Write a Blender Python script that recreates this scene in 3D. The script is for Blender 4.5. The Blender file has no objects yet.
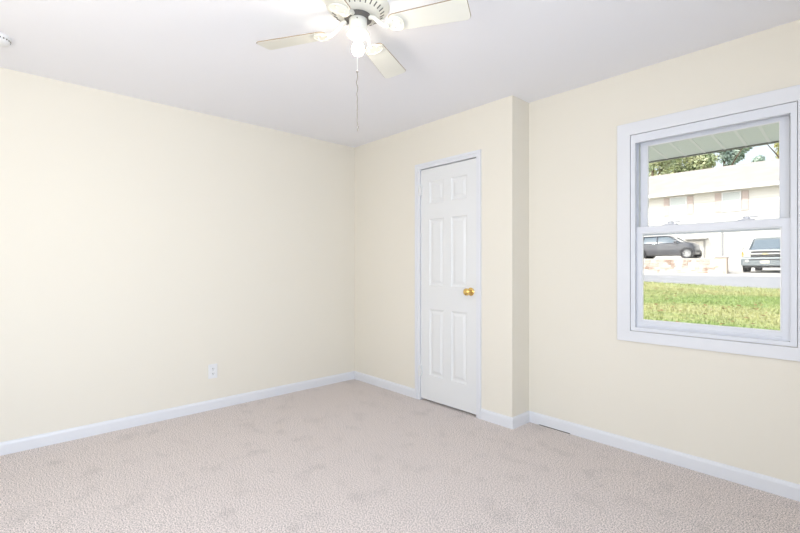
import bpy, bmesh, math, random
from mathutils import Vector, Matrix, noise

# ------------------------------------------------------------------ camera, world, lights, exposure
S = bpy.context.scene
C = S.collection
EYE = 1.19
cam_data = bpy.data.cameras.new('camera')
cam = bpy.data.objects.new('camera', cam_data)
C.objects.link(cam)
cam.location = (0, 0, EYE)
cam.rotation_euler = (math.radians(90), 0, math.atan2(.7367, .6762))
cam_data.sensor_width = 36
cam_data.lens = 436 / 800 * 36
cam_data.shift_y = -0.5 / 800
cam_data.clip_start = 0.02
cam_data.clip_end = 500
S.camera = cam

S.view_settings.view_transform = 'Standard'
S.view_settings.look = 'None'
S.view_settings.gamma = 1
S.view_settings.use_curve_mapping = False
S.view_settings.exposure = 0.0

world = bpy.data.worlds.new('sky')
S.world = world
world.use_nodes = True
wn = world.node_tree.nodes
wl = world.node_tree.links
bg = wn['Background']
sky = wn.new('ShaderNodeTexSky')
sky.sky_type = 'NISHITA'
sky.sun_disc = False
sky.sun_elevation = math.radians(42)
sky.sun_rotation = math.radians(205)
sky.air_density = 1.3
sky.dust_density = 3.0
hs_ = wn.new('ShaderNodeHueSaturation')
hs_.inputs['Saturation'].default_value = .35
wl.new(sky.outputs[0], hs_.inputs['Color'])
wl.new(hs_.outputs[0], bg.inputs[0])
bg.inputs[1].default_value = 0.26

sun_d = bpy.data.lights.new('sun', 'SUN')
sun_d.energy = 3.4
sun_d.angle = math.radians(0.6)
sun_d.color = (1.0, .965, .92)
sun = bpy.data.objects.new('sun', sun_d)
C.objects.link(sun)
sd = Vector((-.42, -.85, 1.10)).normalized()      # direction towards the sun
sun.rotation_euler = sd.to_track_quat('Z', 'Y').to_euler()
sun.location = (-10, -20, 20)


def area(name, loc, direction, sx, sy, power, color):
    d = bpy.data.lights.new(name, 'AREA')
    d.shape = 'RECTANGLE'
    d.size, d.size_y = sx, sy
    d.energy = power
    d.color = color
    o = bpy.data.objects.new(name, d)
    C.objects.link(o)
    o.location = loc
    o.rotation_euler = (-Vector(direction)).to_track_quat('Z', 'Y').to_euler()
    return o


# fill lamps added at two unseen windows behind the camera: bluish ones aimed down,
# paler ones aimed up in place of ground-bounced daylight
area('side_fill_down', (.93, .10, 1.35), (-1, -.20, -.45), 1.1, 1.3, 33, (.54, .735, 1.0))
area('side_fill_up', (.92, .10, 1.35), (-1, -.20, .60), 1.1, 1.3, 37, (.82, .90, 1.0))
area('rear_fill_down', (-1.5, -1.08, 1.4), (-.25, 1, -.45), 1.5, 1.2, 15, (.54, .735, 1.0))
area('rear_fill_up', (-1.5, -1.07, 1.4), (-.30, 1, .60), 1.5, 1.2, 24, (1.0, .875, .66))
BULB_STRENGTH = 80

random.seed(7)

# ------------------------------------------------------------------ helpers
def new_mat(name, color=(.8, .8, .8), rough=.6, metal=0.0, spec=None, bump=None, var=None, coat=0.0):
    m = bpy.data.materials.new(name)
    m.use_nodes = True
    nt = m.node_tree
    p = nt.nodes['Principled BSDF']
    p.inputs['Base Color'].default_value = (*color, 1)
    p.inputs['Roughness'].default_value = rough
    p.inputs['Metallic'].default_value = metal
    if spec is not None:
        p.inputs['Specular IOR Level'].default_value = spec
    if coat:
        p.inputs['Coat Weight'].default_value = coat
    tc = nt.nodes.new('ShaderNodeTexCoord')
    if var:                                     # (scale, color2, lo, hi, detail)
        n = nt.nodes.new('ShaderNodeTexNoise')
        n.inputs['Scale'].default_value = var[0]
        n.inputs['Detail'].default_value = var[4] if len(var) > 4 else 4
        r = nt.nodes.new('ShaderNodeValToRGB')
        r.color_ramp.elements[0].position = var[2]
        r.color_ramp.elements[1].position = var[3]
        r.color_ramp.elements[0].color = (*color, 1)
        r.color_ramp.elements[1].color = (*var[1], 1)
        nt.links.new(tc.outputs['Object'], n.inputs['Vector'])
        nt.links.new(n.outputs['Fac'], r.inputs['Fac'])
        nt.links.new(r.outputs['Color'], p.inputs['Base Color'])
    if bump:                                    # (scale, strength, distance)
        n2 = nt.nodes.new('ShaderNodeTexNoise')
        n2.inputs['Scale'].default_value = bump[0]
        n2.inputs['Detail'].default_value = 3
        b = nt.nodes.new('ShaderNodeBump')
        b.inputs['Strength'].default_value = bump[1]
        b.inputs['Distance'].default_value = bump[2]
        nt.links.new(tc.outputs['Object'], n2.inputs['Vector'])
        nt.links.new(n2.outputs['Fac'], b.inputs['Height'])
        nt.links.new(b.outputs['Normal'], p.inputs['Normal'])
    return m


def box(bm, x0, x1, y0, y1, z0, z1, bevel=0.0, seg=2):
    t = bmesh.new()
    bmesh.ops.create_cube(t, size=1)
    for v in t.verts:
        v.co = Vector(((x0 + x1) / 2 + v.co.x * (x1 - x0), (y0 + y1) / 2 + v.co.y * (y1 - y0), (z0 + z1) / 2 + v.co.z * (z1 - z0)))
    if bevel > 0:
        bmesh.ops.bevel(t, geom=t.edges[:], offset=bevel, segments=seg, profile=.5, affect='EDGES')
    merge(bm, t)
    return bm


def merge(bm, t, mat=None):
    if mat is not None:
        bmesh.ops.transform(t, matrix=mat, verts=t.verts[:])
    me = bpy.data.meshes.new('tmp')
    t.to_mesh(me)
    t.free()
    bm.from_mesh(me)
    bpy.data.meshes.remove(me)
    return bm


def lathe(bm, prof, seg=32, mat=None, close=True):
    """prof: list of (r, z)."""
    t = bmesh.new()
    rings = []
    for r, z in prof:
        if r < 1e-5:
            rings.append([t.verts.new((0, 0, z))])
        else:
            rings.append([t.verts.new((r * math.cos(2 * math.pi * i / seg), r * math.sin(2 * math.pi * i / seg), z)) for i in range(seg)])
    for a, b in zip(rings, rings[1:]):
        for i in range(seg):
            j = (i + 1) % seg
            if len(a) == 1 and len(b) == 1:
                continue
            if len(a) == 1:
                t.faces.new((a[0], b[j], b[i]))
            elif len(b) == 1:
                t.faces.new((a[i], a[j], b[0]))
            else:
                t.faces.new((a[i], a[j], b[j], b[i]))
    if close:
        for r in (rings[0], rings[-1]):
            if len(r) > 1:
                t.faces.new(r)
    bmesh.ops.recalc_face_normals(t, faces=t.faces[:])
    return merge(bm, t, mat)


def prism(bm, pts, axis, a0, a1, bevel=0.0):
    """polygon pts (u, v) extruded along axis 'x','y' or 'z' from a0 to a1."""
    t = bmesh.new()
    def P(u, v, a):
        return {'x': (a, u, v), 'y': (u, a, v), 'z': (u, v, a)}[axis]
    A = [t.verts.new(P(u, v, a0)) for u, v in pts]
    B = [t.verts.new(P(u, v, a1)) for u, v in pts]
    t.faces.new(A)
    t.faces.new(B)
    n = len(pts)
    for i in range(n):
        t.faces.new((A[i], A[(i + 1) % n], B[(i + 1) % n], B[i]))
    bmesh.ops.recalc_face_normals(t, faces=t.faces[:])
    if bevel:
        bmesh.ops.bevel(t, geom=t.edges[:], offset=bevel, segments=2, profile=.5, affect='EDGES')
    return merge(bm, t)


def tube(bm, pts, r, seg=8):
    t = bmesh.new()
    rings = []
    pts = [Vector(p) for p in pts]
    for i, p in enumerate(pts):
        d = (pts[min(i + 1, len(pts) - 1)] - pts[max(i - 1, 0)]).normalized()
        up = Vector((0, 0, 1)) if abs(d.z) < .9 else Vector((1, 0, 0))
        s = d.cross(up).normalized()
        u = s.cross(d)
        rr = r[i] if isinstance(r, (list, tuple)) else r
        rings.append([t.verts.new(p + (s * math.cos(2 * math.pi * k / seg) + u * math.sin(2 * math.pi * k / seg)) * rr) for k in range(seg)])
    for a, b in zip(rings, rings[1:]):
        for k in range(seg):
            t.faces.new((a[k], a[(k + 1) % seg], b[(k + 1) % seg], b[k]))
    t.faces.new(rings[0])
    t.faces.new(rings[-1])
    bmesh.ops.recalc_face_normals(t, faces=t.faces[:])
    return merge(bm, t)


def ball(bm, c, r, sub=2, scale=(1, 1, 1)):
    t = bmesh.new()
    bmesh.ops.create_icosphere(t, subdivisions=sub, radius=r)
    return merge(bm, t, Matrix.Translation(c) @ Matrix.Diagonal((*scale, 1)))


def obj(name, bm, mat, parent=None, smooth=False, kind=None, label=None):
    me = bpy.data.meshes.new(name)
    bm.to_mesh(me)
    bm.free()
    if mat:
        me.materials.append(mat)
    if smooth:
        for p in me.polygons:
            p.use_smooth = True
        me.set_sharp_from_angle(angle=math.radians(38))
    o = bpy.data.objects.new(name, me)
    C.objects.link(o)
    if parent is not None:
        o.parent = parent
        M = parent.matrix_basis.copy()
        q = parent.parent
        if q is not None:
            M = q.matrix_basis @ q.matrix_parent_inverse @ M if False else world_of(parent)
        o.matrix_parent_inverse = M.inverted()
    if kind:
        o['kind'] = kind
    if label:
        o['label'] = label
    return o


def world_of(o):
    M = o.matrix_basis.copy()
    if o.parent is None:
        return M
    return world_of(o.parent) @ o.matrix_parent_inverse @ M


def tag(o, label, cat, group=None, kind=None):
    o['label'] = label
    o['category'] = cat
    if group:
        o['group'] = group
    if kind:
        o['kind'] = kind
    return o


def thing(name, label, cat, loc, group=None):
    o = bpy.data.objects.new(name, None)
    o.empty_display_size = .1
    C.objects.link(o)
    o.location = loc
    return tag(o, label, cat, group)


def struct(name, bm, mat, label, cat, parent=None, smooth=False):
    o = obj(name, bm, mat, parent, smooth)
    o['kind'] = 'structure'
    o['label'] = label
    o['category'] = cat
    return o


def B():
    return bmesh.new()


# ------------------------------------------------------------------ materials
M_wall = new_mat('cream_wall_paint', (.845, .795, .70), .75, bump=(260, .05, .002), spec=.3)
M_ceil = new_mat('white_ceiling_paint', (.92, .915, .95), .85, bump=(180, .06, .002), spec=.2)
M_trim = new_mat('white_trim_paint', (.80, .805, .84), .38, bump=(40, .03, .001))
M_door = new_mat('white_door_paint', (.82, .82, .82), .42, bump=(60, .03, .001))
M_vinyl = new_mat('white_vinyl', (.77, .785, .84), .35)
M_brass = new_mat('polished_brass', (.80, .56, .20), .16, metal=1.0)
M_fan = new_mat('cream_enamel', (.80, .78, .70), .3)
M_blade = new_mat('cream_fan_blade', (.85, .84, .76), .4, var=(3, (.87, .85, .77), .3, .7), bump=(30, .02, .001))
M_fandark = new_mat('dark_metal', (.16, .15, .14), .45, metal=.3)
M_edge = new_mat('brown_blade_edge', (.35, .26, .17), .6)
M_chain = new_mat('chain_metal', (.45, .41, .37), .4, metal=.7)
M_string = new_mat('white_cord', (.85, .84, .8), .7)
M_plastic = new_mat('white_plastic', (.85, .85, .86), .35)
M_slot = new_mat('dark_slot', (.12, .11, .10), .6)
M_hinge = new_mat('painted_hinge', (.80, .80, .80), .3)
M_gap_shade = new_mat('dark_gap_shade', (.10, .09, .08), .8)

M_glass = bpy.data.materials.new('window_glass')
M_glass.use_nodes = True
gn = M_glass.node_tree
gn.nodes.clear()
go = gn.nodes.new('ShaderNodeOutputMaterial')
gt = gn.nodes.new('ShaderNodeBsdfTransparent')
gt.inputs[0].default_value = (.97, .985, .98, 1)
gg = gn.nodes.new('ShaderNodeBsdfGlossy')
gg.inputs['Roughness'].default_value = .02
gf = gn.nodes.new('ShaderNodeFresnel')
gf.inputs['IOR'].default_value = 1.45
gm = gn.nodes.new('ShaderNodeMixShader')
gk = gn.nodes.new('ShaderNodeMath'); gk.operation = 'MULTIPLY'; gk.inputs[1].default_value = .15
gn.links.new(gf.outputs[0], gk.inputs[0])
gn.links.new(gk.outputs[0], gm.inputs[0])
gn.links.new(gt.outputs[0], gm.inputs[1])
gn.links.new(gg.outputs[0], gm.inputs[2])
gn.links.new(gm.outputs[0], go.inputs['Surface'])

# carpet
M_carpet = bpy.data.materials.new('beige_carpet')
M_carpet.use_nodes = True
nt = M_carpet.node_tree
p = nt.nodes['Principled BSDF']
p.inputs['Roughness'].default_value = .95
p.inputs['Specular IOR Level'].default_value = .1
p.inputs['Sheen Weight'].default_value = .25
tc = nt.nodes.new('ShaderNodeTexCoord')
n1 = nt.nodes.new('ShaderNodeTexNoise'); n1.inputs['Scale'].default_value = 7; n1.inputs['Detail'].default_value = 8; n1.inputs['Distortion'].default_value = .2
n2 = nt.nodes.new('ShaderNodeTexNoise'); n2.inputs['Scale'].default_value = 160; n2.inputs['Detail'].default_value = 2
r1 = nt.nodes.new('ShaderNodeValToRGB')
r1.color_ramp.elements[0].position = .30; r1.color_ramp.elements[0].color = (.635, .56, .53, 1)
r1.color_ramp.elements[1].position = .46; r1.color_ramp.elements[1].color = (.72, .635, .60, 1)
r2 = nt.nodes.new('ShaderNodeValToRGB')
r2.color_ramp.elements[0].position = .36; r2.color_ramp.elements[0].color = (.45, .445, .44, 1)
r2.color_ramp.elements[1].position = .60; r2.color_ramp.elements[1].color = (1.30, 1.30, 1.30, 1)
mx = nt.nodes.new('ShaderNodeMix'); mx.data_type = 'RGBA'; mx.blend_type = 'MULTIPLY'; mx.inputs[0].default_value = 1
bp = nt.nodes.new('ShaderNodeBump'); bp.inputs['Strength'].default_value = .4; bp.inputs['Distance'].default_value = .008
nt.links.new(tc.outputs['Object'], n1.inputs['Vector'])
nt.links.new(tc.outputs['Object'], n2.inputs['Vector'])
nt.links.new(n1.outputs['Fac'], r1.inputs['Fac'])
nt.links.new(n2.outputs['Fac'], r2.inputs['Fac'])
nt.links.new(r1.outputs['Color'], mx.inputs[6])
nt.links.new(r2.outputs['Color'], mx.inputs[7])
nt.links.new(mx.outputs[2], p.inputs['Base Color'])
nt.links.new(n2.outputs['Fac'], bp.inputs['Height'])
nt.links.new(bp.outputs['Normal'], p.inputs['Normal'])

M_bulb = bpy.data.materials.new('lit_bulb')
M_bulb.use_nodes = True
pb = M_bulb.node_tree.nodes['Principled BSDF']
pb.inputs['Emission Color'].default_value = (1.0, .90, .74, 1)
pb.inputs['Emission Strength'].default_value = BULB_STRENGTH

# ------------------------------------------------------------------ room shell
H = 2.44
XL, XR = -3.72, .95           # left wall, side wall behind the camera's right
YB = -1.10                    # rear wall
YC = 2.763                    # closet front wall
XJ = -1.795                   # closet side (jog)
YW = 2.988                    # window wall
T = .18                       # outer wall thickness
YO = YW + T

struct('floor', box(B(), XL - .1, XR + T, YB - T, YO, -.12, 0), M_carpet, 'beige cut-pile carpet covering the floor', 'floor')
struct('ceiling', box(B(), XL - .1, XR + T, YB - T, YO, H, H + .12), M_ceil, 'smooth white ceiling', 'ceiling')
struct('wall_left', box(B(), XL - .12, XL, YB - T, YO, 0, H), M_wall, 'cream wall on the left with one outlet', 'wall')

# door opening (leaf .615 wide)
DX0, DX1, DZ = -2.738, -2.118, 2.045
b = B()
box(b, XL, DX0 - .012, YC, YC + .10, 0, H)
box(b, DX1 + .012, XJ, YC, YC + .10, 0, H)
box(b, DX0 - .012, DX1 + .012, YC, YC + .10, DZ + .008, H)
struct('wall_closet', b, M_wall, 'cream wall around the closet door', 'wall')
struct('wall_jog', box(B(), XJ - .10, XJ, YC + .10, YW, 0, H), M_wall, 'narrow cream side of the closet facing the window', 'wall')
# closet interior back so that the gap under the door stays dark
struct('wall_closet_back', box(B(), XL, XJ - .1, YO - .05, YO, 0, H), M_wall, 'wall inside the closet', 'wall')

# window wall with opening
WX0, WX1, WZ0, WZ1 = -1.058, -.266, .779, 2.024
def wall_with_hole(name, axis, a0, a1, t0, t1, h0, h1, z0, z1, label):
    b = B()
    def bx(u0, u1, zz0, zz1):
        if axis == 'x':
            box(b, u0, u1, t0, t1, zz0, zz1)
        else:
            box(b, t0, t1, u0, u1, zz0, zz1)
    bx(a0, h0, 0, H); bx(h1, a1, 0, H); bx(h0, h1, 0, z0); bx(h0, h1, z1, H)
    return struct(name, b, M_wall, label, 'wall')
wall_with_hole('wall_window', 'x', XJ - .1, XR + T, YW, YO, WX0, WX1, WZ0, WZ1, 'cream wall around the double-hung window')
wall_with_hole('wall_side', 'y', YB, YW, XR, XR + T, -.5, .7, .7, 2.0, 'cream wall behind the camera with an added window opening')
wall_with_hole('wall_rear', 'x', XL, XR, YB - T, YB, -2.3, -.7, .75, 2.05, 'cream rear wall with an added window opening')

# baseboards
BH, BT = .082, .013
prof = [(0, 0), (BT, 0), (BT, BH - .02), (BT * .75, BH - .008), (BT * .35, BH - .002), (0, BH)]
def baseboard(name, p0, p1, n, label):
    p0, p1, n = Vector((*p0, 0)), Vector((*p1, 0)), Vector((*n, 0))
    t = B()
    A = [t.verts.new(p0 + n * u + Vector((0, 0, v))) for u, v in prof]
    D = [t.verts.new(p1 + n * u + Vector((0, 0, v))) for u, v in prof]
    t.faces.new(A); t.faces.new(D)
    for i in range(len(prof)):
        j = (i + 1) % len(prof)
        t.faces.new((A[i], A[j], D[j], D[i]))
    bmesh.ops.recalc_face_normals(t, faces=t.faces[:])
    return struct(name, t, M_trim, label, 'baseboard')
baseboard('baseboard_left', (XL, YB), (XL, YC), (1, 0), 'white baseboard along the left wall')
baseboard('baseboard_closet_near', (XL + BT, YC), (-2.798, YC), (0, -1), 'white baseboard between the corner and the closet door')
baseboard('baseboard_closet_far', (-2.073, YC), (XJ + BT, YC), (0, -1), 'white baseboard right of the closet door')
baseboard('baseboard_jog', (XJ, YC), (XJ, YW), (1, 0), 'short white baseboard on the closet side')
baseboard('baseboard_window', (XJ + BT, YW), (XR, YW), (0, -1), 'white baseboard below the window')
baseboard('baseboard_side', (XR, YB), (XR, YW - BT), (-1, 0), 'white baseboard along the side wall')
baseboard('baseboard_rear', (XL + BT, YB), (XR - BT, YB), (0, 1), 'white baseboard along the rear wall')
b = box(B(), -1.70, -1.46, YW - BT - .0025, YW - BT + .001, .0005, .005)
struct('shade_strip_1', b, M_gap_shade, 'dark strip painting a shaded gap under the white baseboard near the closet corner', 'shade_strip')  # dark strip laid on the baseboard foot to paint a gap's shade

# ------------------------------------------------------------------ closet door
door = bpy.data.objects.new('door_1', None)
C.objects.link(door)
door.location = ((DX0 + DX1) / 2, YC, 0)
door['kind'] = 'structure'; door['label'] = 'white six-panel closet door with a brass knob'; door['category'] = 'door'
# casing with a stepped colonial profile
def casing(bm, pts_outer, pts_inner, y0, y1):
    """mitred boards between an outer and inner polyline (x, z) on a wall facing -y."""
    n = len(pts_outer)
    for i in range(n - 1):
        o0, o1, i1, i0 = pts_outer[i], pts_outer[i + 1], pts_inner[i + 1], pts_inner[i]
        prism(bm, [o0, o1, i1, i0], 'y', y0, y1)
    return bm
CO, CI = .060, .006
for nm, w0, w1, yy in (('frame', 0.0, 1.0, YC - .010), ('frame_molding', .03, .45, YC - .016)):
    L0, L1 = DX0 - CO, DX0 - .002
    R0, R1 = DX1 + .045, DX1 + .002
    Zt0, Zt1 = 2.097, DZ + .004
    lerp = lambda a, c, t: a + (c - a) * t
    oo = [(lerp(L0, L1, w0), 0), (lerp(L0, L1, w0), lerp(Zt0, Zt1, w0)), (lerp(R0, R1, w0), lerp(Zt0, Zt1, w0)), (lerp(R0, R1, w0), 0)]
    ii = [(lerp(L0, L1, w1), 0), (lerp(L0, L1, w1), lerp(Zt0, Zt1, w1)), (lerp(R0, R1, w1), lerp(Zt0, Zt1, w1)), (lerp(R0, R1, w1), 0)]
    obj(nm, casing(B(), oo, ii, yy, YC), M_trim, door)
# jambs lining the opening
b = B()
box(b, DX0 - .012, DX0 - .003, YC, YC + .10, 0, DZ + .008)
box(b, DX1 + .003, DX1 + .012, YC, YC + .10, 0, DZ + .008)
box(b, DX0 - .003, DX1 + .003, YC, YC + .10, DZ + .003, DZ + .008)
obj('jamb', b, M_trim, door)
# leaf: front skin with pressed panels
def door_leaf(bm, x0, x1, z0, z1, yf, yb, panels):
    xs = sorted({x0, x1, *[q for P in panels for q in (P[0], P[1])]})
    zs = sorted({z0, z1, *[q for P in panels for q in (P[2], P[3])]})
    def inpan(xa, za):
        return any(P[0] <= xa < P[1] and P[2] <= za < P[3] for P in panels)
    t = bmesh.new()
    for i in range(len(xs) - 1):
        for j in range(len(zs) - 1):
            if not inpan(xs[i] + 1e-5, zs[j] + 1e-5):
                t.faces.new([t.verts.new((x, yf, z)) for x, z in ((xs[i], zs[j]), (xs[i + 1], zs[j]), (xs[i + 1], zs[j + 1]), (xs[i], zs[j + 1]))])
    for a0, a1, c0, c1 in panels:
        steps = [(0, 0), (.006, .007), (.016, .0105), (.024, .0095), (.044, .002), (.046, .002)]
        prev = None
        for ins, dep in steps:
            ring = [t.verts.new((x, yf + dep, z)) for x, z in ((a0 + ins, c0 + ins), (a1 - ins, c0 + ins), (a1 - ins, c1 - ins), (a0 + ins, c1 - ins))]
            if prev:
                for k in range(4):
                    t.faces.new((prev[k], prev[(k + 1) % 4], ring[(k + 1) % 4], ring[k]))
            prev = ring
        t.faces.new(prev)
    F = [(x0, z0), (x1, z0), (x1, z1), (x0, z1)]
    for k in range(4):
        (xa, za), (xb, zb) = F[k], F[(k + 1) % 4]
        t.faces.new([t.verts.new(c) for c in ((xa, yf, za), (xb, yf, zb), (xb, yb, zb), (xa, yb, za))])
    t.faces.new([t.verts.new((x, yb, z)) for x, z in F])
    bmesh.ops.remove_doubles(t, verts=t.verts[:], dist=1e-5)
    bmesh.ops.recalc_face_normals(t, faces=t.faces[:])
    return merge(bm, t)
LF = YC + .004
pc = [(-2.636, -2.468), (-2.386, -2.218)]
pr = [(.235, .815), (1.02, 1.60), (1.735, 1.925)]
panels = [(a, c, z0, z1) for a, c in pc for z0, z1 in pr]
leaf = obj('door_panel', door_leaf(B(), DX0, DX1, .018, DZ - .004, LF, LF + .035, panels), M_door, door)
# knob: rosette, neck, ball
kb = B()
KM = Matrix.Translation((-2.178, LF, .985)) @ Matrix.Rotation(math.radians(90), 4, 'X')
lathe(kb, [(0, 0), (.033, 0), (.033, .003), (.028, .008), (.014, .010), (.011, .016), (.011, .030), (.018, .036), (.027, .045), (.0295, .055), (.027, .064), (.018, .070), (.006, .0715), (0, .0715)], 32, KM)
obj('knob', kb, M_brass, door, True, label='polished brass door knob')
for hz in (1.86, .26):
    hb = B()
    tube(hb, [(DX0 - .006, YC - .012, hz - .045), (DX0 - .006, YC - .012, hz + .045)], .006, 10)
    ball(hb, (DX0 - .006, YC - .012, hz + .048), .0055, 1)
    ball(hb, (DX0 - .006, YC - .012, hz - .048), .0055, 1)
    box(hb, DX0 - .020, DX0 + .016, YC - .0118, YC + .0045, hz - .043, hz + .043)
    obj('hinge', hb, M_hinge, door, True)

# ------------------------------------------------------------------ window 1
win = bpy.data.objects.new('window_1', None)
C.objects.link(win)
win.location = ((WX0 + WX1) / 2, YW, WZ0)
win['kind'] = 'structure'; win['label'] = 'white double-hung vinyl window with flat white casing'; win['category'] = 'window'
def ring(bm, o, i, y0, y1, bevel=0.0):
    """rectangular frame: outer (x0,x1,z0,z1), inner."""
    O = [(o[0], o[2]), (o[1], o[2]), (o[1], o[3]), (o[0], o[3])]
    I = [(i[0], i[2]), (i[1], i[2]), (i[1], i[3]), (i[0], i[3])]
    t = bmesh.new()
    vs = {}
    for tag_, P in (('o', O), ('i', I)):
        for k, (x, z) in enumerate(P):
            vs[tag_, k, 0] = t.verts.new((x, y0, z))
            vs[tag_, k, 1] = t.verts.new((x, y1, z))
    for k in range(4):
        j = (k + 1) % 4
        for s in (0, 1):
            t.faces.new((vs['o', k, s], vs['o', j, s], vs['i', j, s], vs['i', k, s]))
        for q in ('o', 'i'):
            t.faces.new((vs[q, k, 0], vs[q, j, 0], vs[q, j, 1], vs[q, k, 1]))
    bmesh.ops.recalc_face_normals(t, faces=t.faces[:])
    if bevel:
        bmesh.ops.bevel(t, geom=t.edges[:], offset=bevel, segments=2, profile=.5, affect='EDGES')
    return merge(bm, t)
b = ring(B(), (-1.141, -.183, .708, 2.106), (-1.061, -.2635, .776, 2.027), YW - .016, YW, .002)
obj('casing', b, M_trim, win)
# vinyl master frame: face band, then deep jamb liner
b = ring(B(), (-1.058, -.266, .779, 2.024), (-1.031, -.292, .802, 1.972), YW - .014, YW + .012, .0015)
ring(b, (-1.0575, -.2665, .7795, 2.0235), (-1.039, -.285, .798, 1.985), YW + .012, YW + .13)
ring(b, (-1.039, -.285, .798, 1.985), (-1.030, -.294, .804, 1.976), YW + .046, YW + .052)
obj('frame', b, M_vinyl, win)
# upper sash (outer track)
b = ring(B(), (-1.022, -.301, 1.384, 1.980), (-.983, -.340, 1.425, 1.957), YW + .054, YW + .084, .002)
up = obj('upper_sash', b, M_vinyl, win)
b = ring(B(), (-.985, -.338, 1.423, 1.959), (-.979, -.344, 1.429, 1.953), YW + .058, YW + .066)
obj('glazing_bead', b, M_plastic, up)
obj('pane', box(B(), -.984, -.339, YW + .067, YW + .071, 1.424, 1.958), M_glass, up)
# lower sash (inner track)
b = ring(B(), (-1.037, -.287, .7985, 1.440), (-1.000, -.330, .847, 1.396), YW + .014, YW + .044, .002)
lo = obj('lower_sash', b, M_vinyl, win)
b = ring(B(), (-1.002, -.328, .845, 1.398), (-.995, -.335, .852, 1.391), YW + .018, YW + .026)
obj('glazing_bead', b, M_plastic, lo)
obj('pane', box(B(), -1.001, -.329, YW + .027, YW + .031, .848, 1.397), M_glass, lo)
b = box(B(), -.99, -.328, YW + .009, YW + .015, .812, .822, .002)
obj('lift_rail', b, M_vinyl, lo)
for lx in (-.845, -.478):
    b = B()
    box(b, lx - .036, lx + .036, YW + .016, YW + .050, 1.440, 1.448, .003)
    lathe(b, [(0, 0), (.017, 0), (.017, .010), (.012, .015), (0, .016)], 20, Matrix.Translation((lx, YW + .034, 1.448)))
    box(b, lx - .008, lx + .052, YW + .026, YW + .036, 1.455, 1.462, .002)
    obj('sash_lock', b, M_vinyl, lo)

# unseen windows added behind the camera for the fill light
for nm, o, ax in (('added_window_2', (-.5, .7, .7, 2.0), 'y'), ('added_window_3', (-2.3, -.7, .75, 2.05), 'x')):
    b = B()
    for (i0, i1) in ((.05, .0),):
        ring(b, o, (o[0] + .05, o[1] - .05, o[2] + .05, o[3] - .05), 0, .08)
        box(b, o[0] + .05, o[1] - .05, .02, .06, (o[2] + o[3]) / 2 - .02, (o[2] + o[3]) / 2 + .02)
    if ax == 'y':
        bmesh.ops.transform(b, matrix=Matrix.Translation((XR + .17, 0, 0)) @ Matrix.Rotation(math.radians(90), 4, 'Z'), verts=b.verts[:])
    else:
        bmesh.ops.transform(b, matrix=Matrix.Translation((0, YB - .17, 0)), verts=b.verts[:])
    struct(nm, b, M_vinyl, 'white unseen window added behind the camera for light', 'window')

# ------------------------------------------------------------------ outlet
oy, oz = 1.303, .317
out = thing('wall_outlet', 'white duplex outlet low on the cream left wall', 'outlet', (XL, oy, oz - .057))
b = box(B(), XL, XL + .006, oy - .036, oy + .036, oz - .059, oz + .059, .002)
obj('cover_plate', b, M_plastic, out)
for dz in (.020, -.020):
    b = B()
    lathe(b, [(0, 0), (.0165, 0), (.0165, .0025), (.015, .0035), (0, .0035)], 24, Matrix.Translation((XL + .0055, oy, oz + dz)) @ Matrix.Rotation(math.radians(90), 4, 'Y') @ Matrix.Diagonal((.9, 1, 1, 1)))
    rc = obj('receptacle', b, M_plastic, out)
    b = B()
    box(b, XL + .0088, XL + .0096, oy - .0075, oy - .0045, oz + dz - .002, oz + dz + .008)
    box(b, XL + .0088, XL + .0096, oy + .0045, oy + .0075, oz + dz - .002, oz + dz + .008)
    lathe(b, [(0, 0), (.003, 0), (.003, .0008), (0, .0008)], 10, Matrix.Translation((XL + .0088, oy, oz + dz - .009)) @ Matrix.Rotation(math.radians(90), 4, 'Y'))
    obj('slots', b, M_slot, rc)
b = B()
lathe(b, [(0, 0), (.003, 0), (.0025, .0012), (0, .0014)], 12, Matrix.Translation((XL + .006, oy, oz)) @ Matrix.Rotation(math.radians(90), 4, 'Y'))
obj('screw', b, M_hinge, out)

# ------------------------------------------------------------------ smoke detector
def cam_to_room(xc, z):
    return (xc * .6762 - z * .7367, xc * .7367 + z * .6762)
sx, sy = cam_to_room(-2.195, 2.37)
det = thing('smoke_detector', 'round white smoke detector on the ceiling at the left', 'smoke detector', (sx, sy, H))
b = B()
lathe(b, [(0, 0), (.064, 0), (.064, -.010), (.060, -.014), (.058, -.026), (.050, -.036), (.034, -.040), (0, -.040)], 40, Matrix.Translation((sx, sy, H)))
obj('body', b, M_plastic, det, True)
b = B()
for k in range(24):
    a = 2 * math.pi * k / 24
    t = bmesh.new()
    bmesh.ops.create_cube(t, size=1)
    merge(b, t, Matrix.Translation((sx, sy, H - .020)) @ Matrix.Rotation(a, 4, 'Z') @ Matrix.Translation((.0595, 0, 0)) @ Matrix.Diagonal((.002, .006, .006, 1)))
obj('vent_slots', b, M_slot, det)

# ------------------------------------------------------------------ ceiling fan
fx, fy = cam_to_room(-.202, 2.10)
fan = thing('ceiling_fan', 'cream four-blade ceiling fan with a bare lit bulb', 'ceiling fan', (fx, fy, H))
FT = Matrix.Translation((fx, fy, 0))
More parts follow.
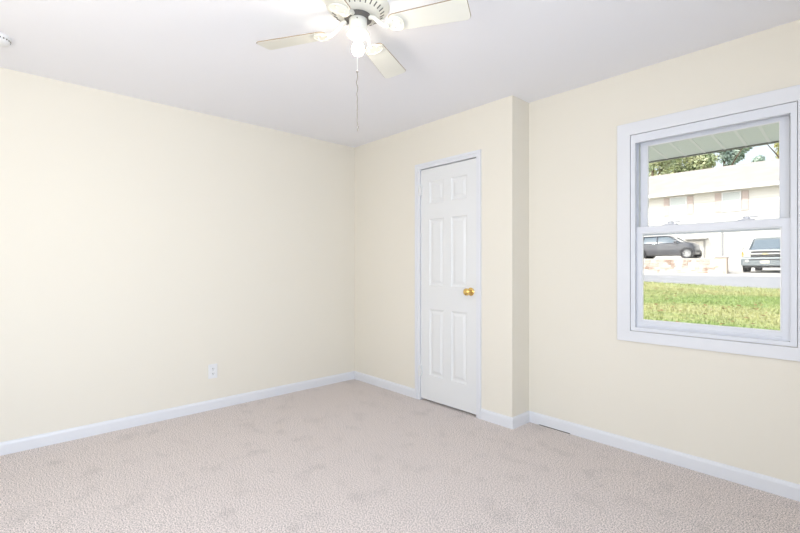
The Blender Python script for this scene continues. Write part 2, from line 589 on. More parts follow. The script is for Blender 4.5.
# flared housing hugging the ceiling
b = B()
lathe(b, [(.150, H), (.152, H - .006), (.146, H - .012), (.140, H - .016), (.128, H - .024), (.108, H - .038), (.090, H - .048), (.078, H - .052), (.060, H - .052), (.060, H - .045)], 64, FT)
obj('motor_housing', b, M_fan, fan, True)
b = B()
n = 28
for k in range(n):
    a = 2 * math.pi * (k + .5) / n
    t = bmesh.new()
    bmesh.ops.create_cube(t, size=1)
    bmesh.ops.bevel(t, geom=t.edges[:], offset=.12, segments=2, profile=.5, affect='EDGES')
    merge(b, t, FT @ Matrix.Rotation(a, 4, 'Z') @ Matrix.Translation((.116, 0, H - .0335)) @ Matrix.Rotation(math.radians(-35), 4, 'Y') @ Matrix.Diagonal((.024, .005, .004, 1)))
obj('vent_slots', b, M_fandark, fan)
b = B()
lathe(b, [(.0, H - .050), (.064, H - .050), (.066, H - .054), (.066, H - .062), (.056, H - .066), (0, H - .066)], 48, FT)
obj('flywheel', b, M_fandark, fan, True, label='dark flywheel ring')
# switch housing
b = B()
lathe(b, [(0, H - .060), (.042, H - .060), (.0435, H - .064), (.0435, H - .120), (.042, H - .126), (0, H - .126)], 40, FT)
sw = obj('switch_housing', b, M_fan, fan, True)
b = B()
dirc = Vector((.7367, -.6762, 0))
scr = Vector((fx, fy, H - .078)) + dirc * .043
ball(b, scr, .004, 1)
obj('screw', b, M_fandark, sw)
# light socket: rim cup and socket cylinder
b = B()
lathe(b, [(0, H - .122), (.051, H - .124), (.055, H - .130), (.054, H - .138), (.050, H - .141), (.049, H - .134), (.022, H - .131), (0, H - .131)], 40, FT)
obj('lamp_fitter', b, M_fan, fan, True)
b = B()
lathe(b, [(0, H - .128), (.020, H - .128), (.021, H - .150), (.019, H - .168), (0, H - .168)], 28, FT)
obj('lamp_socket', b, M_plastic, fan, True)
b = B()
lathe(b, [(0, H - .166), (.013, H - .167), (.015, H - .174), (.023, H - .184), (.028, H - .194), (.030, H - .207), (.0275, H - .220), (.020, H - .231), (.010, H - .2355), (0, H - .236)], 32, FT)
obj('light_bulb', b, M_bulb, fan, True, label='bare lit light bulb')
# four irons and blades
BZ = H - .110
FWD = math.atan2(.6762, -.7367)     # room angle of the view direction
for k, ang in enumerate((-19, 70.5, 162.5, 250)):
    # ang measured in (right, forward) coordinates of the camera
    ca, sa = math.cos(math.radians(ang)), math.sin(math.radians(ang))
    ax_, ay_ = cam_to_room(ca, sa)
    a = math.atan2(ay_, ax_)
    R = Matrix.Translation((fx, fy, BZ)) @ Matrix.Rotation(a, 4, 'Z')
    tilt = Matrix.Rotation(math.radians(-11), 4, 'X')
    # blade outline (rounded corners, slight widening)
    r0, r1, w0, w1 = .165, .535, .052, .066
    pts = []
    def arc(cx, cy, r, a0, a1, n=6):
        return [(cx + r * math.cos(math.radians(a0 + (a1 - a0) * i / n)), cy + r * math.sin(math.radians(a0 + (a1 - a0) * i / n))) for i in range(n + 1)]
    pts += arc(r1 - .022, w1 - .022, .022, 0, 90)
    pts += arc(r0 + .03, w0 - .03, .03, 90, 180)
    pts += arc(r0 + .03, -w0 + .03, .03, 180, 270)
    pts += arc(r1 - .022, -w1 + .022, .022, 270, 360)
    t = B()
    prism(t, pts, 'z', -.003, .003)
    bmesh.ops.transform(t, matrix=R @ tilt, verts=t.verts[:])
    bl = obj('blade', t, M_blade, fan)
    t = B()
    tube(t, [(x, y, 0) for x, y in pts + pts[:1]], .0026, 6)
    bmesh.ops.transform(t, matrix=R @ tilt, verts=t.verts[:])
    obj('blade_edge', t, M_edge, bl, label='thin brown blade edge')
    # iron: arm dropping from flywheel, opening in a loop under the blade root
    t = B()
    tube(t, [(.060, 0, .048), (.085, 0, .040), (.110, 0, .016), (.135, 0, -.004), (.160, 0, -.010)], [.012, .011, .010, .010, .011], 10)
    plate = [(.150, .014), (.165, .034), (.190, .044), (.212, .042), (.226, .026), (.232, 0), (.226, -.026), (.212, -.042), (.190, -.044), (.165, -.034), (.150, -.014)]
    s = B()
    prism(s, plate, 'z', -.0085, -.0035)
    tube(s, [(x, y, -.008) for x, y in plate + plate[:1]], .0042, 6)
    bmesh.ops.transform(s, matrix=tilt, verts=s.verts[:])
    merge(t, s)
    bmesh.ops.transform(t, matrix=R, verts=t.verts[:])
    ir = obj('blade_iron', t, M_fan, fan, True)
    for px, py in ((.182, .024), (.182, -.024), (.214, 0)):
        t = B()
        ball(t, (px, py, -.0105), .0045, 1)
        bmesh.ops.transform(t, matrix=R @ tilt, verts=t.verts[:])
        obj('screw', t, M_hinge, ir)
# pull chain with a cord end
cp = Vector((fx, fy, 0)) + dirc * .0415
b = B()
tube(b, [cp + Vector((0, 0, H - .125)), cp + Vector((0, 0, H - .330))], .0017, 6)
ch = obj('pull_cord', b, M_string, fan)
b = B()
ball(b, cp + Vector((0, 0, H - .333)), .0055, 2)
z = H - .340
k = 0
side = Vector((.6762, .7367, 0))
while z > H - .615:
    w = .0028 * math.sin(k * .5) * (.4 + .6 * math.sin(k * .13))
    ball(b, cp + side * (w + (.004 if z < H - .59 else 0)) + Vector((0, 0, z)), .003, 1)
    z -= .0046
    k += 1
obj('pull_chain', b, M_chain, fan)

# ================================================================== OUTSIDE
M_soffit = new_mat('bounce_tinted_soffit_metal', (.87, .91, .88), .5)  # off-white metal with the green of lawn bounce put into its colour
M_fascia = new_mat('fascia_metal', (.30, .30, .28), .5)
M_white_out = new_mat('white_siding', (.78, .76, .72), .7)
M_brick = new_mat('weathered_siding', (.6, .6, .58), .7)
M_shingle = new_mat('pale_roof_shingle', (.43, .385, .365), .9, var=(1.2, (.49, .44, .42), .35, .7), bump=(20, .4, .02))
M_shutter = new_mat('brown_shutter', (.62, .53, .50), .6)
M_outwin = new_mat('house_window_glass', (.62, .66, .66), .3)
M_asphalt = new_mat('grey_asphalt', (.33, .33, .35), .9, var=(4, (.40, .40, .42), .3, .7), bump=(60, .3, .01))
M_concrete = new_mat('pale_driveway_concrete', (.55, .52, .49), .9, var=(2, (.62, .59, .56), .3, .7))
M_stone_a = new_mat('pale_wall_stone', (.52, .43, .37), .9, var=(2.1, (.38, .26, .20), .48, .60), bump=(14, .5, .02))
M_trunk = new_mat('bark', (.20, .15, .11), .9, bump=(20, .5, .02))
M_leafbrown = new_mat('dry_brown_leaf', (.30, .16, .08), .8)
M_terr = new_mat('gravel_terrace', (.50, .46, .42), .95, var=(3, (.6, .56, .5), .3, .7))

M_lawn = bpy.data.materials.new('lawn_green')
M_lawn.use_nodes = True
nt = M_lawn.node_tree
p = nt.nodes['Principled BSDF']
p.inputs['Roughness'].default_value = .95
p.inputs['Specular IOR Level'].default_value = .1
tc = nt.nodes.new('ShaderNodeTexCoord')
mp = nt.nodes.new('ShaderNodeMapping'); mp.inputs['Scale'].default_value = (.35, 1.0, 1)
na = nt.nodes.new('ShaderNodeTexNoise'); na.inputs['Scale'].default_value = .55; na.inputs['Detail'].default_value = 5
nb = nt.nodes.new('ShaderNodeTexNoise'); nb.inputs['Scale'].default_value = 9; nb.inputs['Detail'].default_value = 4
ra = nt.nodes.new('ShaderNodeValToRGB')
ra.color_ramp.elements[0].position = .38; ra.color_ramp.elements[0].color = (.31, .40, .18, 1)  # greener grass patches, standing in too for the shadow streak
ra.color_ramp.elements[1].position = .58; ra.color_ramp.elements[1].color = (.45, .46, .26, 1)
rb = nt.nodes.new('ShaderNodeValToRGB')
rb.color_ramp.elements[0].position = .35; rb.color_ramp.elements[0].color = (.78, .78, .70, 1)
rb.color_ramp.elements[1].position = .65; rb.color_ramp.elements[1].color = (1.15, 1.12, 1.0, 1)
mx = nt.nodes.new('ShaderNodeMix'); mx.data_type = 'RGBA'; mx.blend_type = 'MULTIPLY'; mx.inputs[0].default_value = 1
nt.links.new(tc.outputs['Object'], mp.inputs['Vector'])
nt.links.new(mp.outputs[0], na.inputs['Vector'])
nt.links.new(tc.outputs['Object'], nb.inputs['Vector'])
nt.links.new(na.outputs['Fac'], ra.inputs['Fac'])
nt.links.new(nb.outputs['Fac'], rb.inputs['Fac'])
nt.links.new(ra.outputs['Color'], mx.inputs[6])
nt.links.new(rb.outputs['Color'], mx.inputs[7])
nt.links.new(mx.outputs[2], p.inputs['Base Color'])


def leafmat(name, c1, c2):
    m = bpy.data.materials.new(name)
    m.use_nodes = True
    nt = m.node_tree
    p = nt.nodes['Principled BSDF']
    p.inputs['Roughness'].default_value = .7
    p.inputs['Specular IOR Level'].default_value = .2
    tc = nt.nodes.new('ShaderNodeTexCoord')
    n = nt.nodes.new('ShaderNodeTexNoise'); n.inputs['Scale'].default_value = .9; n.inputs['Detail'].default_value = 3
    r = nt.nodes.new('ShaderNodeValToRGB')
    r.color_ramp.elements[0].position = .38; r.color_ramp.elements[0].color = (*c1, 1)
    r.color_ramp.elements[1].position = .62; r.color_ramp.elements[1].color = (*c2, 1)
    nt.links.new(tc.outputs['Object'], n.inputs['Vector'])
    nt.links.new(n.outputs['Fac'], r.inputs['Fac'])
    nt.links.new(r.outputs['Color'], p.inputs['Base Color'])
    return m
M_leafA = leafmat('olive_leaves', (.46, .54, .32), (.74, .74, .48))
M_leafB = leafmat('dark_green_leaves', (.36, .48, .42), (.58, .68, .58))
M_leafC = leafmat('yellow_green_leaves', (.55, .56, .25), (.70, .64, .34))


def interp(x, tab):
    if x <= tab[0][0]:
        return tab[0][1]
    for (a, za), (c, zc) in zip(tab, tab[1:]):
        if x <= c:
            return za + (zc - za) * (x - a) / (c - a)
    return tab[-1][1]


def gz(x, y):
    z = interp(y, [(3, -.45), (10, -.04), (19, .50), (24.5, .73), (27, .80), (30, .88), (36, .98), (60, 1.1), (120, 1.5)])
    w = max(0, 1 - abs(y - 18.5) / 6)
    return z - .034 * w * max(-6, min(6, x + 4.5))


def grid_surface(x0, x1, ys, nx, lift=0.0):
    t = bmesh.new()
    rows = []
    for y in ys:
        rows.append([t.verts.new((x0 + (x1 - x0) * i / nx, y, gz(x0 + (x1 - x0) * i / nx, y) + lift)) for i in range(nx + 1)])
    for a, c in zip(rows, rows[1:]):
        for i in range(nx):
            t.faces.new((a[i], a[i + 1], c[i + 1], c[i]))
    return t
fr = lambda a, c, n: [a + (c - a) * i / n for i in range(n + 1)]
struct('bounce_slab', grid_surface(-8, 6, fr(YO, 8.6, 8), 14, .03), new_mat('bounce_slab_concrete', (.78, .77, .75), .85, bump=(40, .2, .004)), 'pale concrete patio added out of view to bounce light onto the soffit', 'reflector')  # unseen pale slab added to bounce light up to the soffit
struct('lawn', grid_surface(-40, 30, fr(YO, 19, 30), 50), M_lawn, 'sunlit green front lawn sloping up to the street', 'lawn')
struct('street', grid_surface(-60, 45, fr(19, 24.5, 8), 60), M_asphalt, 'grey asphalt street beyond the lawn', 'street')
struct('driveway', grid_surface(-60, 45, fr(24.5, 36.2, 10), 60), M_concrete, 'pale concrete driveway in front of the garage', 'driveway')
struct('ground_behind_house', grid_surface(-90, 60, fr(36.2, 120, 10), 20), M_lawn, 'grass ground behind the house across the street', 'ground')

# grass blades standing on the nearer lawn
random.seed(3)
t = bmesh.new()
for i in range(16000):
    y = 7 + 12 * random.random() ** .8
    x = -y * random.uniform(.05, .42) + random.uniform(-.5, .5)
    z0 = gz(x, y)
    a = random.uniform(0, math.pi)
    w = random.uniform(.012, .02)
    h = random.uniform(.03, .075)
    lx, ly = random.uniform(-.03, .03), random.uniform(-.03, .03)
    t.faces.new((t.verts.new((x - w * math.cos(a), y - w * math.sin(a), z0 - .01)), t.verts.new((x + w * math.cos(a), y + w * math.sin(a), z0 - .01)), t.verts.new((x + lx, y + ly, z0 + h))))
o = obj('grass', t, M_lawn)
tag(o, 'short grass blades standing on the front lawn', 'grass', kind='stuff')
t = bmesh.new()
for i in range(170):
    y = 8.5 + 10 * random.random()
    x = -y * random.uniform(.05, .42)
    z0 = gz(x, y) + .045
    a = random.uniform(0, 6.28)
    s = random.uniform(.035, .07)
    vs = [t.verts.new((x + s * r * math.cos(a + q), y + s * r * math.sin(a + q), z0 + random.uniform(0, .035))) for r, q in ((1, 0), (.55, .9), (.8, 2.0), (.7, 3.2), (.75, 4.3), (.5, 5.3))]
    t.faces.new(vs)
o = obj('fallen_leaves', t, M_leafbrown)
tag(o, 'dry brown leaves scattered over the lawn', 'fallen leaves', kind='stuff')

# own house: porch roof with sloping panelled soffit
SY = 5.0
def soffit_z(y):
    return 2.282 + (SY - y) * .0745
b = B()
prism(b, [(YO, soffit_z(YO)), (SY, soffit_z(SY)), (SY, soffit_z(SY) + .03), (YO, soffit_z(YO) + .03)], 'x', -6.5, 4.5)
sof = struct('ceiling_porch', b, M_soffit, 'off-white panelled soffit of the porch roof outside the window, tinted for green lawn bounce', 'soffit')
b = B()
x = -6.4
while x < 4.5:
    prism(b, [(YO, soffit_z(YO) + .002), (SY, soffit_z(SY) + .002), (SY, soffit_z(SY) - .003), (YO, soffit_z(YO) - .003)], 'x', x, x + .022)
    x += .160
obj('soffit_ribs', b, new_mat('soffit_rib_metal', (.96, .97, .96), .45), sof)
b = B()
box(b, -6.55, 4.55, SY, SY + .03, soffit_z(SY) - .012, soffit_z(SY) + .16)
obj('fascia', b, M_fascia, sof)
b = B()
prism(b, [(SY + .1, soffit_z(SY) + .16), (-3.0, 4.6), (-9.0, 2.5), (-9.0, 2.6), (-3.0, 4.72), (SY + .1, soffit_z(SY) + .22)], 'x', -6.7, 4.7)
struct('roof', b, M_shingle, 'roof over the room', 'roof')

# stone retaining wall with end post
def stone_wall(bm, x0, x1, y0, y1, z0, z1):
    z = z0
    row = 0
    random.seed(11)
    while z < z1 - .05:
        h = min(random.uniform(.09, .15), z1 - z)
        x = x0
        while x < x1:
            w = min(random.uniform(.12, .32), x1 - x)
            if x1 - x - w < .12:
                w = x1 - x
            box(bm, x + .008, x + w - .008, y0 + random.uniform(-.03, .02), y1, z + .006, z + h - .006, .018, 1)
            x += w
        z += h
        row += 1
rw = thing('retaining_wall', 'low stone retaining wall with a square end post across the street', 'retaining wall', (-9, 27, .8))
b = B(); stone_wall(b, -16, -5.55, 27, 27.3, .68, 1.54); obj('stone_face', b, M_stone_a, rw)
obj('mortar', box(B(), -16, -5.55, 27.005, 27.29, .66, 1.54), M_concrete, rw)
b = B(); box(b, -16, -5.5, 26.98, 27.35, 1.54, 1.60, .01); obj('coping', b, M_concrete, rw)
b = B(); box(b, -5.55, -5.05, 26.95, 27.4, .68, 1.62, .02); ep = obj('end_post', b, new_mat('end_post_stone', (.68, .56, .47), .9, var=(5, (.45, .30, .22), .55, .6)), rw)
b = B(); box(b, -5.6, -5.0, 26.9, 27.45, 1.62, 1.68, .01); obj('cap', b, M_concrete, ep)
b = B()
prism(b, [(-16.5, 27.3), (-5.3, 27.3), (-7.25, 36.05), (-16.5, 36.05)], 'z', .6, 1.60)
struct('ground_terrace', b, M_terr, 'raised gravel parking terrace behind the stone retaining wall', 'ground')

# house across the street
HY = 36.0
hs = thing('house', 'long white two-storey house with pale roof across the street', 'house', (-7, 40, .98))
b = B()
box(b, -20, 5, HY, HY + 9, .6, 6.42)
prism(b, [(HY, 6.42), (HY + 9, 6.42), (HY + 4.5, 8.6)], 'x', -19.9, 4.9)
obj('wall', b, M_white_out, hs)
b = B()
z = 1.0
while z < 6.3:
    prism(b, [(HY, z), (HY - .02, z), (HY - .004, z + .19), (HY, z + .19)], 'x', -20, 5)
    z += .2
obj('siding', b, M_white_out, hs)
b = B()
def slab(y0, z0, y1, z1, th, xa, xb):
    prism(b, [(y0, z0), (y1, z1), (y1, z1 + th), (y0, z0 + th)], 'x', xa, xb)
slab(HY - .5, 6.30, HY + 4.5, 8.62, .14, -20.6, 5.6)
slab(HY + 9.5, 6.30, HY + 4.5, 8.62, .14, -20.6, 5.6)
obj('roof', b, M_shingle, hs)
b = B()
box(b, -20.6, 5.6, HY - .56, HY - .5, 6.22, 6.46)
box(b, -20.6, 5.6, HY - .5, HY, 6.28, 6.31)
obj('eave_trim', b, M_white_out, hs)
wi = [(-10.05, -9.1), (-6.95, -6.02), (-3.6, -2.6), (-14.2, -13.2), (-.5, .5)]
for wx0, wx1 in wi:
    b = ring(B(), (wx0 - .06, wx1 + .06, 4.84, 6.16), (wx0, wx1, 4.9, 6.1), HY - .07, HY)
    box(b, wx0, wx1, HY - .06, HY - .02, 5.47, 5.53)
    fw = obj('window', b, M_plastic, hs)
    obj('pane', box(B(), wx0, wx1, HY - .04, HY - .021, 4.9, 6.1), M_outwin, fw)
    for s0, s1 in ((wx0 - .45, wx0 - .09), (wx1 + .09, wx1 + .45)):
        b = box(B(), s0, s1, HY - .06, HY - .02, 4.86, 6.14)
        zz = 4.92
        while zz < 6.08:
            prism(b, [(HY - .06, zz), (HY - .075, zz + .01), (HY - .06, zz + .04)], 'x', s0 + .04, s1 - .04)
            zz += .06
        obj('shutter', b, M_shutter, hs)
# garage door with frame and small lights
GX0, GX1, GZ1 = -6.9, -2.1, 3.50
b = ring(B(), (GX0 - .14, GX1 + .14, .80, GZ1 + .14), (GX0, GX1, .82, GZ1), HY - .08, HY)
gfr = obj('garage_frame', b, new_mat('garage_trim', (.34, .34, .35), .6), hs)
b = B()
for r in range(4):
    z0 = .9 + r * .65
    box(b, GX0, GX1, HY - .045, HY - .02, z0, z0 + .642, .006, 1)
    for c in range(6):
        c0 = GX0 + .1 + c * .785
        if r != 3:
            box(b, c0, c0 + .62, HY - .055, HY - .04, z0 + .1, z0 + .54, .008, 1)
gd = obj('garage_door', b, new_mat('white_garage_paint', (.80, .79, .77), .5), hs)
for c in range(6):
    c0 = GX0 + .1 + c * .785
    obj('garage_window', box(B(), c0 + .03, c0 + .57, HY - .06, HY - .04, 2.98, 3.16), M_outwin, gd)
# basement entry with a small flat hood
b = ring(B(), (-9.05, -7.95, 1.60, 3.0), (-8.95, -8.05, 1.62, 2.92), HY - .07, HY)
ed = obj('entry_frame', b, new_mat('entry_trim_grey', (.34, .33, .32), .6), hs)
b = door_leaf(B(), -8.95, -8.05, 1.62, 2.92, HY - .05, HY - .02, [(-8.85, -8.56, 1.72, 2.2), (-8.44, -8.15, 1.72, 2.2), (-8.85, -8.56, 2.3, 2.82), (-8.44, -8.15, 2.3, 2.82)])
obj('entry_door', b, new_mat('entry_door_white', (.74, .71, .66), .6), hs)
b = box(B(), -9.15, -7.75, HY - .5, HY, 3.05, 3.13, .01)
obj('entry_hood', b, new_mat('hood_grey', (.42, .42, .42), .6), hs)


# ------------------------------------------------------------------ vehicles
M_tyre = new_mat('black_tyre', (.05, .05, .055), .8)
M_rim = new_mat('silver_rim', (.65, .66, .68), .3, metal=.8)
M_cglass = new_mat('tinted_car_glass', (.16, .20, .24), .08, coat=.5)
M_chrome = new_mat('chrome', (.75, .76, .78), .18, metal=1)
M_lens = new_mat('headlamp_lens', (.80, .78, .72), .15, coat=.6)
M_amber = new_mat('amber_lens', (.75, .35, .10), .25)
M_black = new_mat('black_plastic', (.07, .07, .075), .6)


def loft(bm, sections):
    """sections: list of rings (list of Vector), same count."""
    t = bmesh.new()
    rs = [[t.verts.new(v) for v in s] for s in sections]
    n = len(rs[0])
    for a, c in zip(rs, rs[1:]):
        for k in range(n):
            t.faces.new((a[k], a[(k + 1) % n], c[(k + 1) % n], c[k]))
    t.faces.new(rs[0]); t.faces.new(rs[-1])
    bmesh.ops.recalc_face_normals(t, faces=t.faces[:])
    return merge(bm, t)


def wheel(parent, c, r, w, outn):
    """axis along local y of the vehicle; outn = +-1 side facing out."""
    b = B()
    M = Matrix.Translation(c) @ Matrix.Rotation(math.radians(90) * (1 if outn < 0 else -1), 4, 'X')
    lathe(b, [(r * .62, -w / 2), (r * .93, -w / 2), (r, -w / 2 + .03), (r, w / 2 - .03), (r * .93, w / 2), (r * .66, w / 2), (r * .62, w / 2 - .03)], 36, M, close=False)
    lathe(b, [(0, -w / 2), (r * .62, -w / 2)], 36, M, close=False)
    ty = obj('wheel', b, M_tyre, parent, True)
    b = B()
    lathe(b, [(r * .66, w / 2 - .005), (r * .62, w / 2 + .004), (r * .58, w / 2 - .02), (r * .56, 0), (0, -.01)], 36, M, close=False)
    for k in range(8):
        t = bmesh.new()
        bmesh.ops.create_cube(t, size=1)
        merge(b, t, M @ Matrix.Rotation(2 * math.pi * k / 8, 4, 'Z') @ Matrix.Translation((r * .32, 0, w / 2 - .03)) @ Matrix.Diagonal((r * .58, r * .13, .03, 1)))
    lathe(b, [(0, w / 2 - .06), (r * .14, w / 2 - .05), (r * .14, w / 2 - .01), (0, w / 2 - .005)], 20, M, close=False)
    obj('rim', b, M_rim, ty, True)


def place(root, mat):
    root.matrix_basis = mat


# --- compact hatchback (local: +x is forward, near side is -y)
CARZ = 1.60
car = thing('parked_car', 'dark grey compact hatchback parked above the stone wall', 'car', (0, 0, 0))
M_carpaint = new_mat('dark_grey_car_paint', (.12, .122, .14), .35, metal=.3, coat=.6)
def ring_body(x, zb, zt, w, crown=.04):
    hw = w / 2
    P = [(-hw * .9, zb), (-hw * .985, zb + .12), (-hw, zb + (zt - zb) * .5), (-hw * .97, zt - .07), (-hw * .90, zt - .015), (-hw * .5, zt + crown * .7), (0, zt + crown)]
    P = P + [(-y, z) for y, z in reversed(P[:-1])]
    return [Vector((x, y, z)) for y, z in P]
b = B()
secs = [(-1.86, .42, .76, 1.30), (-1.83, .32, .88, 1.46), (-1.72, .22, .93, 1.60), (-1.3, .19, .96, 1.68), (-.4, .18, .96, 1.69), (.55, .18, .96, 1.69), (.80, .18, .96, 1.69), (1.1, .19, .95, 1.68), (1.36, .20, .92, 1.64), (1.50, .23, .85, 1.46), (1.57, .28, .77, 1.22), (1.60, .36, .65, .96)]
loft(b, [ring_body(*s) for s in secs])
for wx in (-1.22, 1.25):        # dark arch rims
    pass
obj('body', b, M_carpaint, car, True)
b = B()
def ring_cab(x, z0, z1, w0, w1):
    P = [(-w0 / 2, z0), (-w1 / 2 - .01, z1 - .06), (-w1 / 2 + .05, z1), (0, z1 + .02)]
    P = P + [(-y, z) for y, z in reversed(P[:-1])]
    return [Vector((x, y, z)) for y, z in P]
loft(b, [ring_cab(-1.74, .86, .90, 1.44, 1.36), ring_cab(-1.50, .88, 1.28, 1.54, 1.20), ring_cab(-1.30, .88, 1.345, 1.56, 1.20), ring_cab(.15, .88, 1.36, 1.56, 1.20), ring_cab(.40, .88, 1.30, 1.55, 1.19), ring_cab(.95, .87, .93, 1.46, 1.36)])
obj('cabin_glass', b, M_cglass, car, True)
b = B()
loft(b, [ring_cab(-1.58, 1.20, 1.24, 1.26, 1.20), ring_cab(-1.48, 1.29, 1.345, 1.26, 1.20), ring_cab(-1.25, 1.325, 1.385, 1.27, 1.20), ring_cab(.12, 1.335, 1.40, 1.27, 1.20), ring_cab(.36, 1.30, 1.345, 1.26, 1.19)])
obj('roof', b, M_carpaint, car, True)
for s in (-1, 1):
    b = B()
    PC = (lambda bb: (obj('pillar', bb, M_carpaint, car, True), B())[1])
    tube(b, [(.96, s * .72, .92), (.38, s * .62, 1.32)], .035, 6); b = PC(b)
    tube(b, [(-.30, s * .775, .90), (-.34, s * .63, 1.34)], .035, 6); b = PC(b)
    tube(b, [(-1.14, s * .77, .90), (-1.10, s * .63, 1.34)], .045, 6); b = PC(b)
    tube(b, [(-1.70, s * .70, .90), (-1.46, s * .62, 1.30)], .06, 6)
    obj('pillar', b, M_carpaint, car, True)
    b = box(B(), -1.75, .95, s * .795 - .01, s * .795 + .01, .885, .905, .004)
    obj('belt_trim', b, M_black, car)
    b = box(B(), .62, .76, s * .93 - .09, s * .93 + .09, .93, 1.06, .03)
    obj('side_mirror', b, M_carpaint, car)
    b = B()
    lathe(b, [(0, 0), (.105, 0), (.10, .03), (.06, .055), (0, .065)], 24, Matrix.Translation((1.49, s * .57, .72)) @ Matrix.Rotation(math.radians(72), 4, 'Y'))
    obj('headlamp', b, M_lens, car, True)
    b = box(B(), -.95, .55, s * .838 - .01, s * .838 + .01, .24, .30, .006)
    obj('sill_trim', b, M_black, car)
    for wx in (-1.22, 1.25):
        b = B()
        lathe(b, [(.325, -.01), (.365, -.01), (.365, .012), (.325, .012)], 40, Matrix.Translation((wx, s * .842, .315)) @ Matrix.Rotation(math.radians(90), 4, 'X'), close=False)
        obj('wheel_arch', b, M_black, car, True)
        wheel(car, (wx, s * .785, .315), .315, .19, s)
b = box(B(), 1.54, 1.62, -.34, .34, .36, .52, .02)
obj('grille', b, M_black, car)
car.location = (-8.50, 29.70, CARZ)

# --- pickup truck (built facing -y)
TX, TYF, TZ = -3.72, 28.3, gz(-3.6, 30)
truck = thing('pickup_truck', 'silver blue pickup truck facing the street in the driveway', 'truck', (0, 0, 0))
M_tpaint = new_mat('grey_blue_truck_paint', (.25, .28, .30), .35, metal=.3, coat=.6)
def tr_ring(y, zb, zt, w, crown=.03):
    return [Vector((v.y, y, v.z)) for v in ring_body(0, zb, zt, w, crown)]
b = B()
loft(b, [tr_ring(.02, .62, 1.06, 1.84, .01), tr_ring(.08, .55, 1.12, 1.94, .03), tr_ring(.5, .48, 1.15, 2.0, .05), tr_ring(1.35, .45, 1.18, 2.0, .05), tr_ring(1.45, .45, 1.16, 2.0), tr_ring(3.35, .45, 1.16, 2.0), tr_ring(3.4, .5, 1.14, 1.98, 0)])
obj('body', b, M_tpaint, truck, True)
b = B()
box(b, -.98, .98, 3.44, 5.3, .5, 1.16, .03)
obj('cargo_bed', b, M_tpaint, truck)
b = B()
def tr_cab(y, z0, z1, w0, w1):
    return [Vector((v.y, y, v.z)) for v in ring_cab(0, z0, z1, w0, w1)]
loft(b, [tr_cab(1.25, 1.12, 1.20, 1.70, 1.60), tr_cab(1.95, 1.12, 1.78, 1.74, 1.44), tr_cab(3.2, 1.12, 1.78, 1.74, 1.44), tr_cab(3.38, 1.12, 1.2, 1.72, 1.6)])
obj('cab_glass', b, M_cglass, truck, True)
b = B()
loft(b, [tr_cab(1.88, 1.72, 1.78, 1.48, 1.44), tr_cab(2.05, 1.76, 1.84, 1.50, 1.44), tr_cab(3.1, 1.76, 1.85, 1.50, 1.44), tr_cab(3.26, 1.70, 1.76, 1.50, 1.44)])
obj('roof', b, M_tpaint, truck, True)
for s in (-1, 1):
    b = B()
    tube(b, [(s * .84, 1.25, 1.16), (s * .73, 1.92, 1.77)], .04, 6); obj('pillar', b, M_tpaint, truck, True); b = B()
    tube(b, [(s * .86, 2.6, 1.16), (s * .73, 2.6, 1.78)], .04, 6); obj('pillar', b, M_tpaint, truck, True); b = B()
    tube(b, [(s * .85, 3.32, 1.16), (s * .73, 3.15, 1.78)], .06, 6)
    obj('pillar', b, M_tpaint, truck, True)
    b = box(B(), s * 1.16 - .09, s * 1.16 + .09, 1.38, 1.48, 1.18, 1.42, .03)
    box(b, min(s * .90, s * 1.1), max(s * .90, s * 1.1), 1.40, 1.45, 1.22, 1.27)
    obj('side_mirror', b, M_chrome, truck)
    b = B()
    box(b, min(s * .56, s * .95), max(s * .56, s * .95), -.035, .12, .92, 1.09, .02)
    box(b, min(s * .58, s * .95), max(s * .58, s * .95), -.03, .12, .77, .90, .02)
    hl = obj('headlamp', b, M_lens, truck)
    b = box(B(), min(s * .86, s * .955), max(s * .86, s * .955), -.042, .1, .80, 1.06, .015)
    obj('turn_signal', b, M_amber, hl)
    b = B()
    lathe(b, [(0, 0), (.07, 0), (.06, .02), (0, .025)], 20, Matrix.Translation((s * .72, -.115, .56)) @ Matrix.Rotation(math.radians(90), 4, 'X'))
    obj('fog_lamp', b, M_lens, truck)
    for wy in (.95, 4.4):
        b = B()
        lathe(b, [(.40, -.01), (.46, -.01), (.46, .02), (.40, .02)], 40, Matrix.Translation((s * .995, wy, .42)) @ Matrix.Rotation(math.radians(90), 4, 'Y'), close=False)
        obj('wheel_arch', b, M_black, truck, True)
        wb = len(C.objects)
        # wheel with axis along x
        t = B()
        M = Matrix.Translation((s * .87, wy, .40)) @ Matrix.Rotation(math.radians(90) * s, 4, 'Y')
        r, w = .40, .26
        lathe(t, [(r * .62, -w / 2), (r * .93, -w / 2), (r, -w / 2 + .03), (r, w / 2 - .03), (r * .93, w / 2), (r * .66, w / 2), (r * .62, w / 2 - .03)], 36, M, close=False)
        lathe(t, [(0, -w / 2), (r * .62, -w / 2)], 36, M, close=False)
        ty = obj('wheel', t, M_tyre, truck, True)
        t = B()
        lathe(t, [(r * .66, w / 2 - .005), (r * .62, w / 2 + .004), (r * .56, 0), (0, -.01)], 36, M, close=False)
        for k in range(6):
            q = bmesh.new()
            bmesh.ops.create_cube(q, size=1)
            merge(t, q, M @ Matrix.Rotation(2 * math.pi * k / 6, 4, 'Z') @ Matrix.Translation((r * .32, 0, w / 2 - .03)) @ Matrix.Diagonal((r * .58, r * .2, .03, 1)))
        obj('rim', t, M_rim, ty, True)
b = box(B(), -.57, .57, -.02, .10, .74, 1.09, .01)
gr = obj('grille', b, M_black, truck, label='black grille')
b = B()
box(b, -.58, .58, -.045, -.01, .89, .955, .01)
box(b, -.58, .58, -.045, -.01, 1.06, 1.10, .01)
obj('grille_bar', b, M_chrome, gr)
b = B()
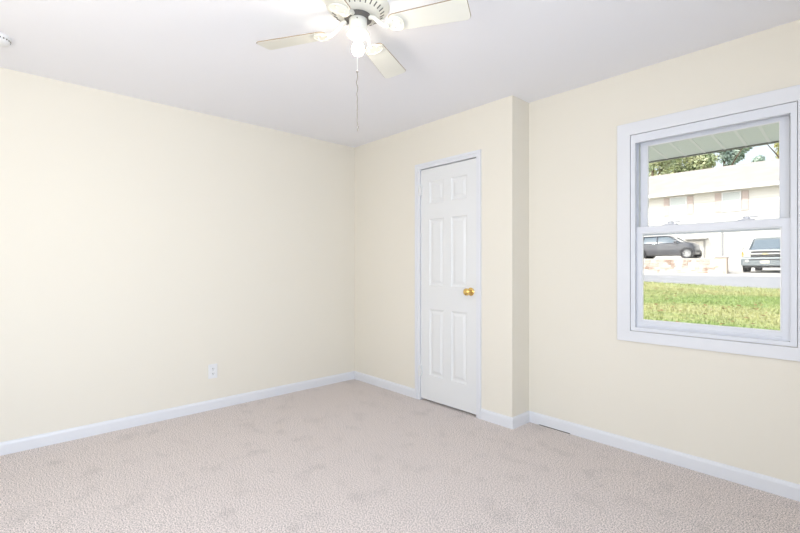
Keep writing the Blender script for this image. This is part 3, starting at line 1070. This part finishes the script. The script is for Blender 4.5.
prism(b, [(-.16, .90), (-.05, .90), (-.05, .88), (.05, .88), (.05, .90), (.16, .90), (.13, .95), (.05, .95), (.05, .97), (-.05, .97), (-.05, .95), (-.13, .95)], 'y', -.065, -.04)
obj('emblem', b, new_mat('emblem_gold', (.85, .72, .42), .3, metal=.6), gr, label='gold bowtie emblem')
b = box(B(), -.98, .98, -.12, .06, .32, .74, .04)
bu = obj('bumper', b, M_tpaint, truck)
b = box(B(), -.62, .62, -.128, -.10, .60, .66, .008)
obj('bumper_intake', b, M_black, bu)
b = box(B(), -.17, .17, -.14, -.12, .44, .58, .006)
obj('licence_plate', b, new_mat('plate_cream', (.82, .76, .66), .5), bu, label='cream licence plate')
b = box(B(), -.80, .80, -.02, .3, .22, .34, .02)
obj('air_dam', b, M_black, truck)
truck.location = (TX, TYF, TZ)

# ------------------------------------------------------------------ trees behind the house
def tree(x, y, h, r, mat, label, seed, nleaf=5200, squash=1.0, base=.42):
    rnd = random.Random(seed)
    z0 = gz(x, y)
    root = thing('tree', label, 'tree', (x, y, z0), 'trees behind the house across the street')
    b = B()
    tube(b, [(x, y, z0 - .2), (x + .1, y, z0 + h * .3), (x - .1, y + .1, z0 + h * .6), (x, y, z0 + h * .85)], [.28, .22, .15, .05], 8)
    for k in range(7):
        a = rnd.uniform(0, 6.28)
        zz = z0 + h * rnd.uniform(.35, .7)
        tube(b, [(x, y, zz), (x + math.cos(a) * r * .45, y + math.sin(a) * r * .45, zz + h * .12), (x + math.cos(a) * r * .8, y + math.sin(a) * r * .8, zz + h * .2)], [.09, .06, .02], 5)
    obj('trunk', b, M_trunk, root, True)
    blobs = []
    for k in range(16):
        a = rnd.uniform(0, 6.28)
        q = rnd.uniform(0, .72)
        zz = rnd.uniform(base, .93)
        blobs.append((Vector((x + math.cos(a) * r * q, y + math.sin(a) * r * q, z0 + h * zz)), r * rnd.uniform(.26, .46) * (1.2 - .5 * (zz - base))))
    t = bmesh.new()
    for k in range(nleaf):
        c, br = rnd.choice(blobs)
        v = Vector((rnd.gauss(0, 1), rnd.gauss(0, 1), rnd.gauss(0, 1))).normalized()
        pnt = c + v * br * (rnd.random() ** .35)
        nrm = (v + Vector((rnd.uniform(-.7, .7), rnd.uniform(-.7, .7), rnd.uniform(-.3, .9)))).normalized()
        s = rnd.uniform(.09, .17)
        e = nrm.orthogonal().normalized()
        f = nrm.cross(e)
        an = rnd.uniform(0, 6.28)
        e, f = e * math.cos(an) + f * math.sin(an), f * math.cos(an) - e * math.sin(an)
        t.faces.new([t.verts.new(pnt + e * s * 1.3), t.verts.new(pnt + f * s * .7), t.verts.new(pnt - e * s * 1.2 + nrm * s * .3), t.verts.new(pnt - f * s * .7)])
    obj('foliage', t, mat, root)
tree(-15.6, 50, 14.0, 3.3, M_leafA, 'olive green tree above the left end of the pale roof', 1, 9000, base=.34)
tree(-20.4, 60, 16.5, 4.0, M_leafA, 'tall olive tree at the far left end, partly hidden by the window frame', 2, 8000, base=.34)
tree(-13.6, 57, 15.0, 3.6, M_leafA, 'broad olive tree in the middle above the pale roof', 3, 9000, base=.34)
tree(-9.6, 50.5, 13.6, 2.6, M_leafB, 'dark bluish green tree with a tall crown beside the sky gap', 4, 8000, base=.26)
tree(-5.2, 53, 14.2, 2.8, M_leafC, 'yellow green tree right of the sky gap above the roof', 5, 7000, base=.28)
tree(-8.3, 60, 12.4, 1.6, M_leafB, 'low dark tree in the sky gap above the roof', 6, 2600)
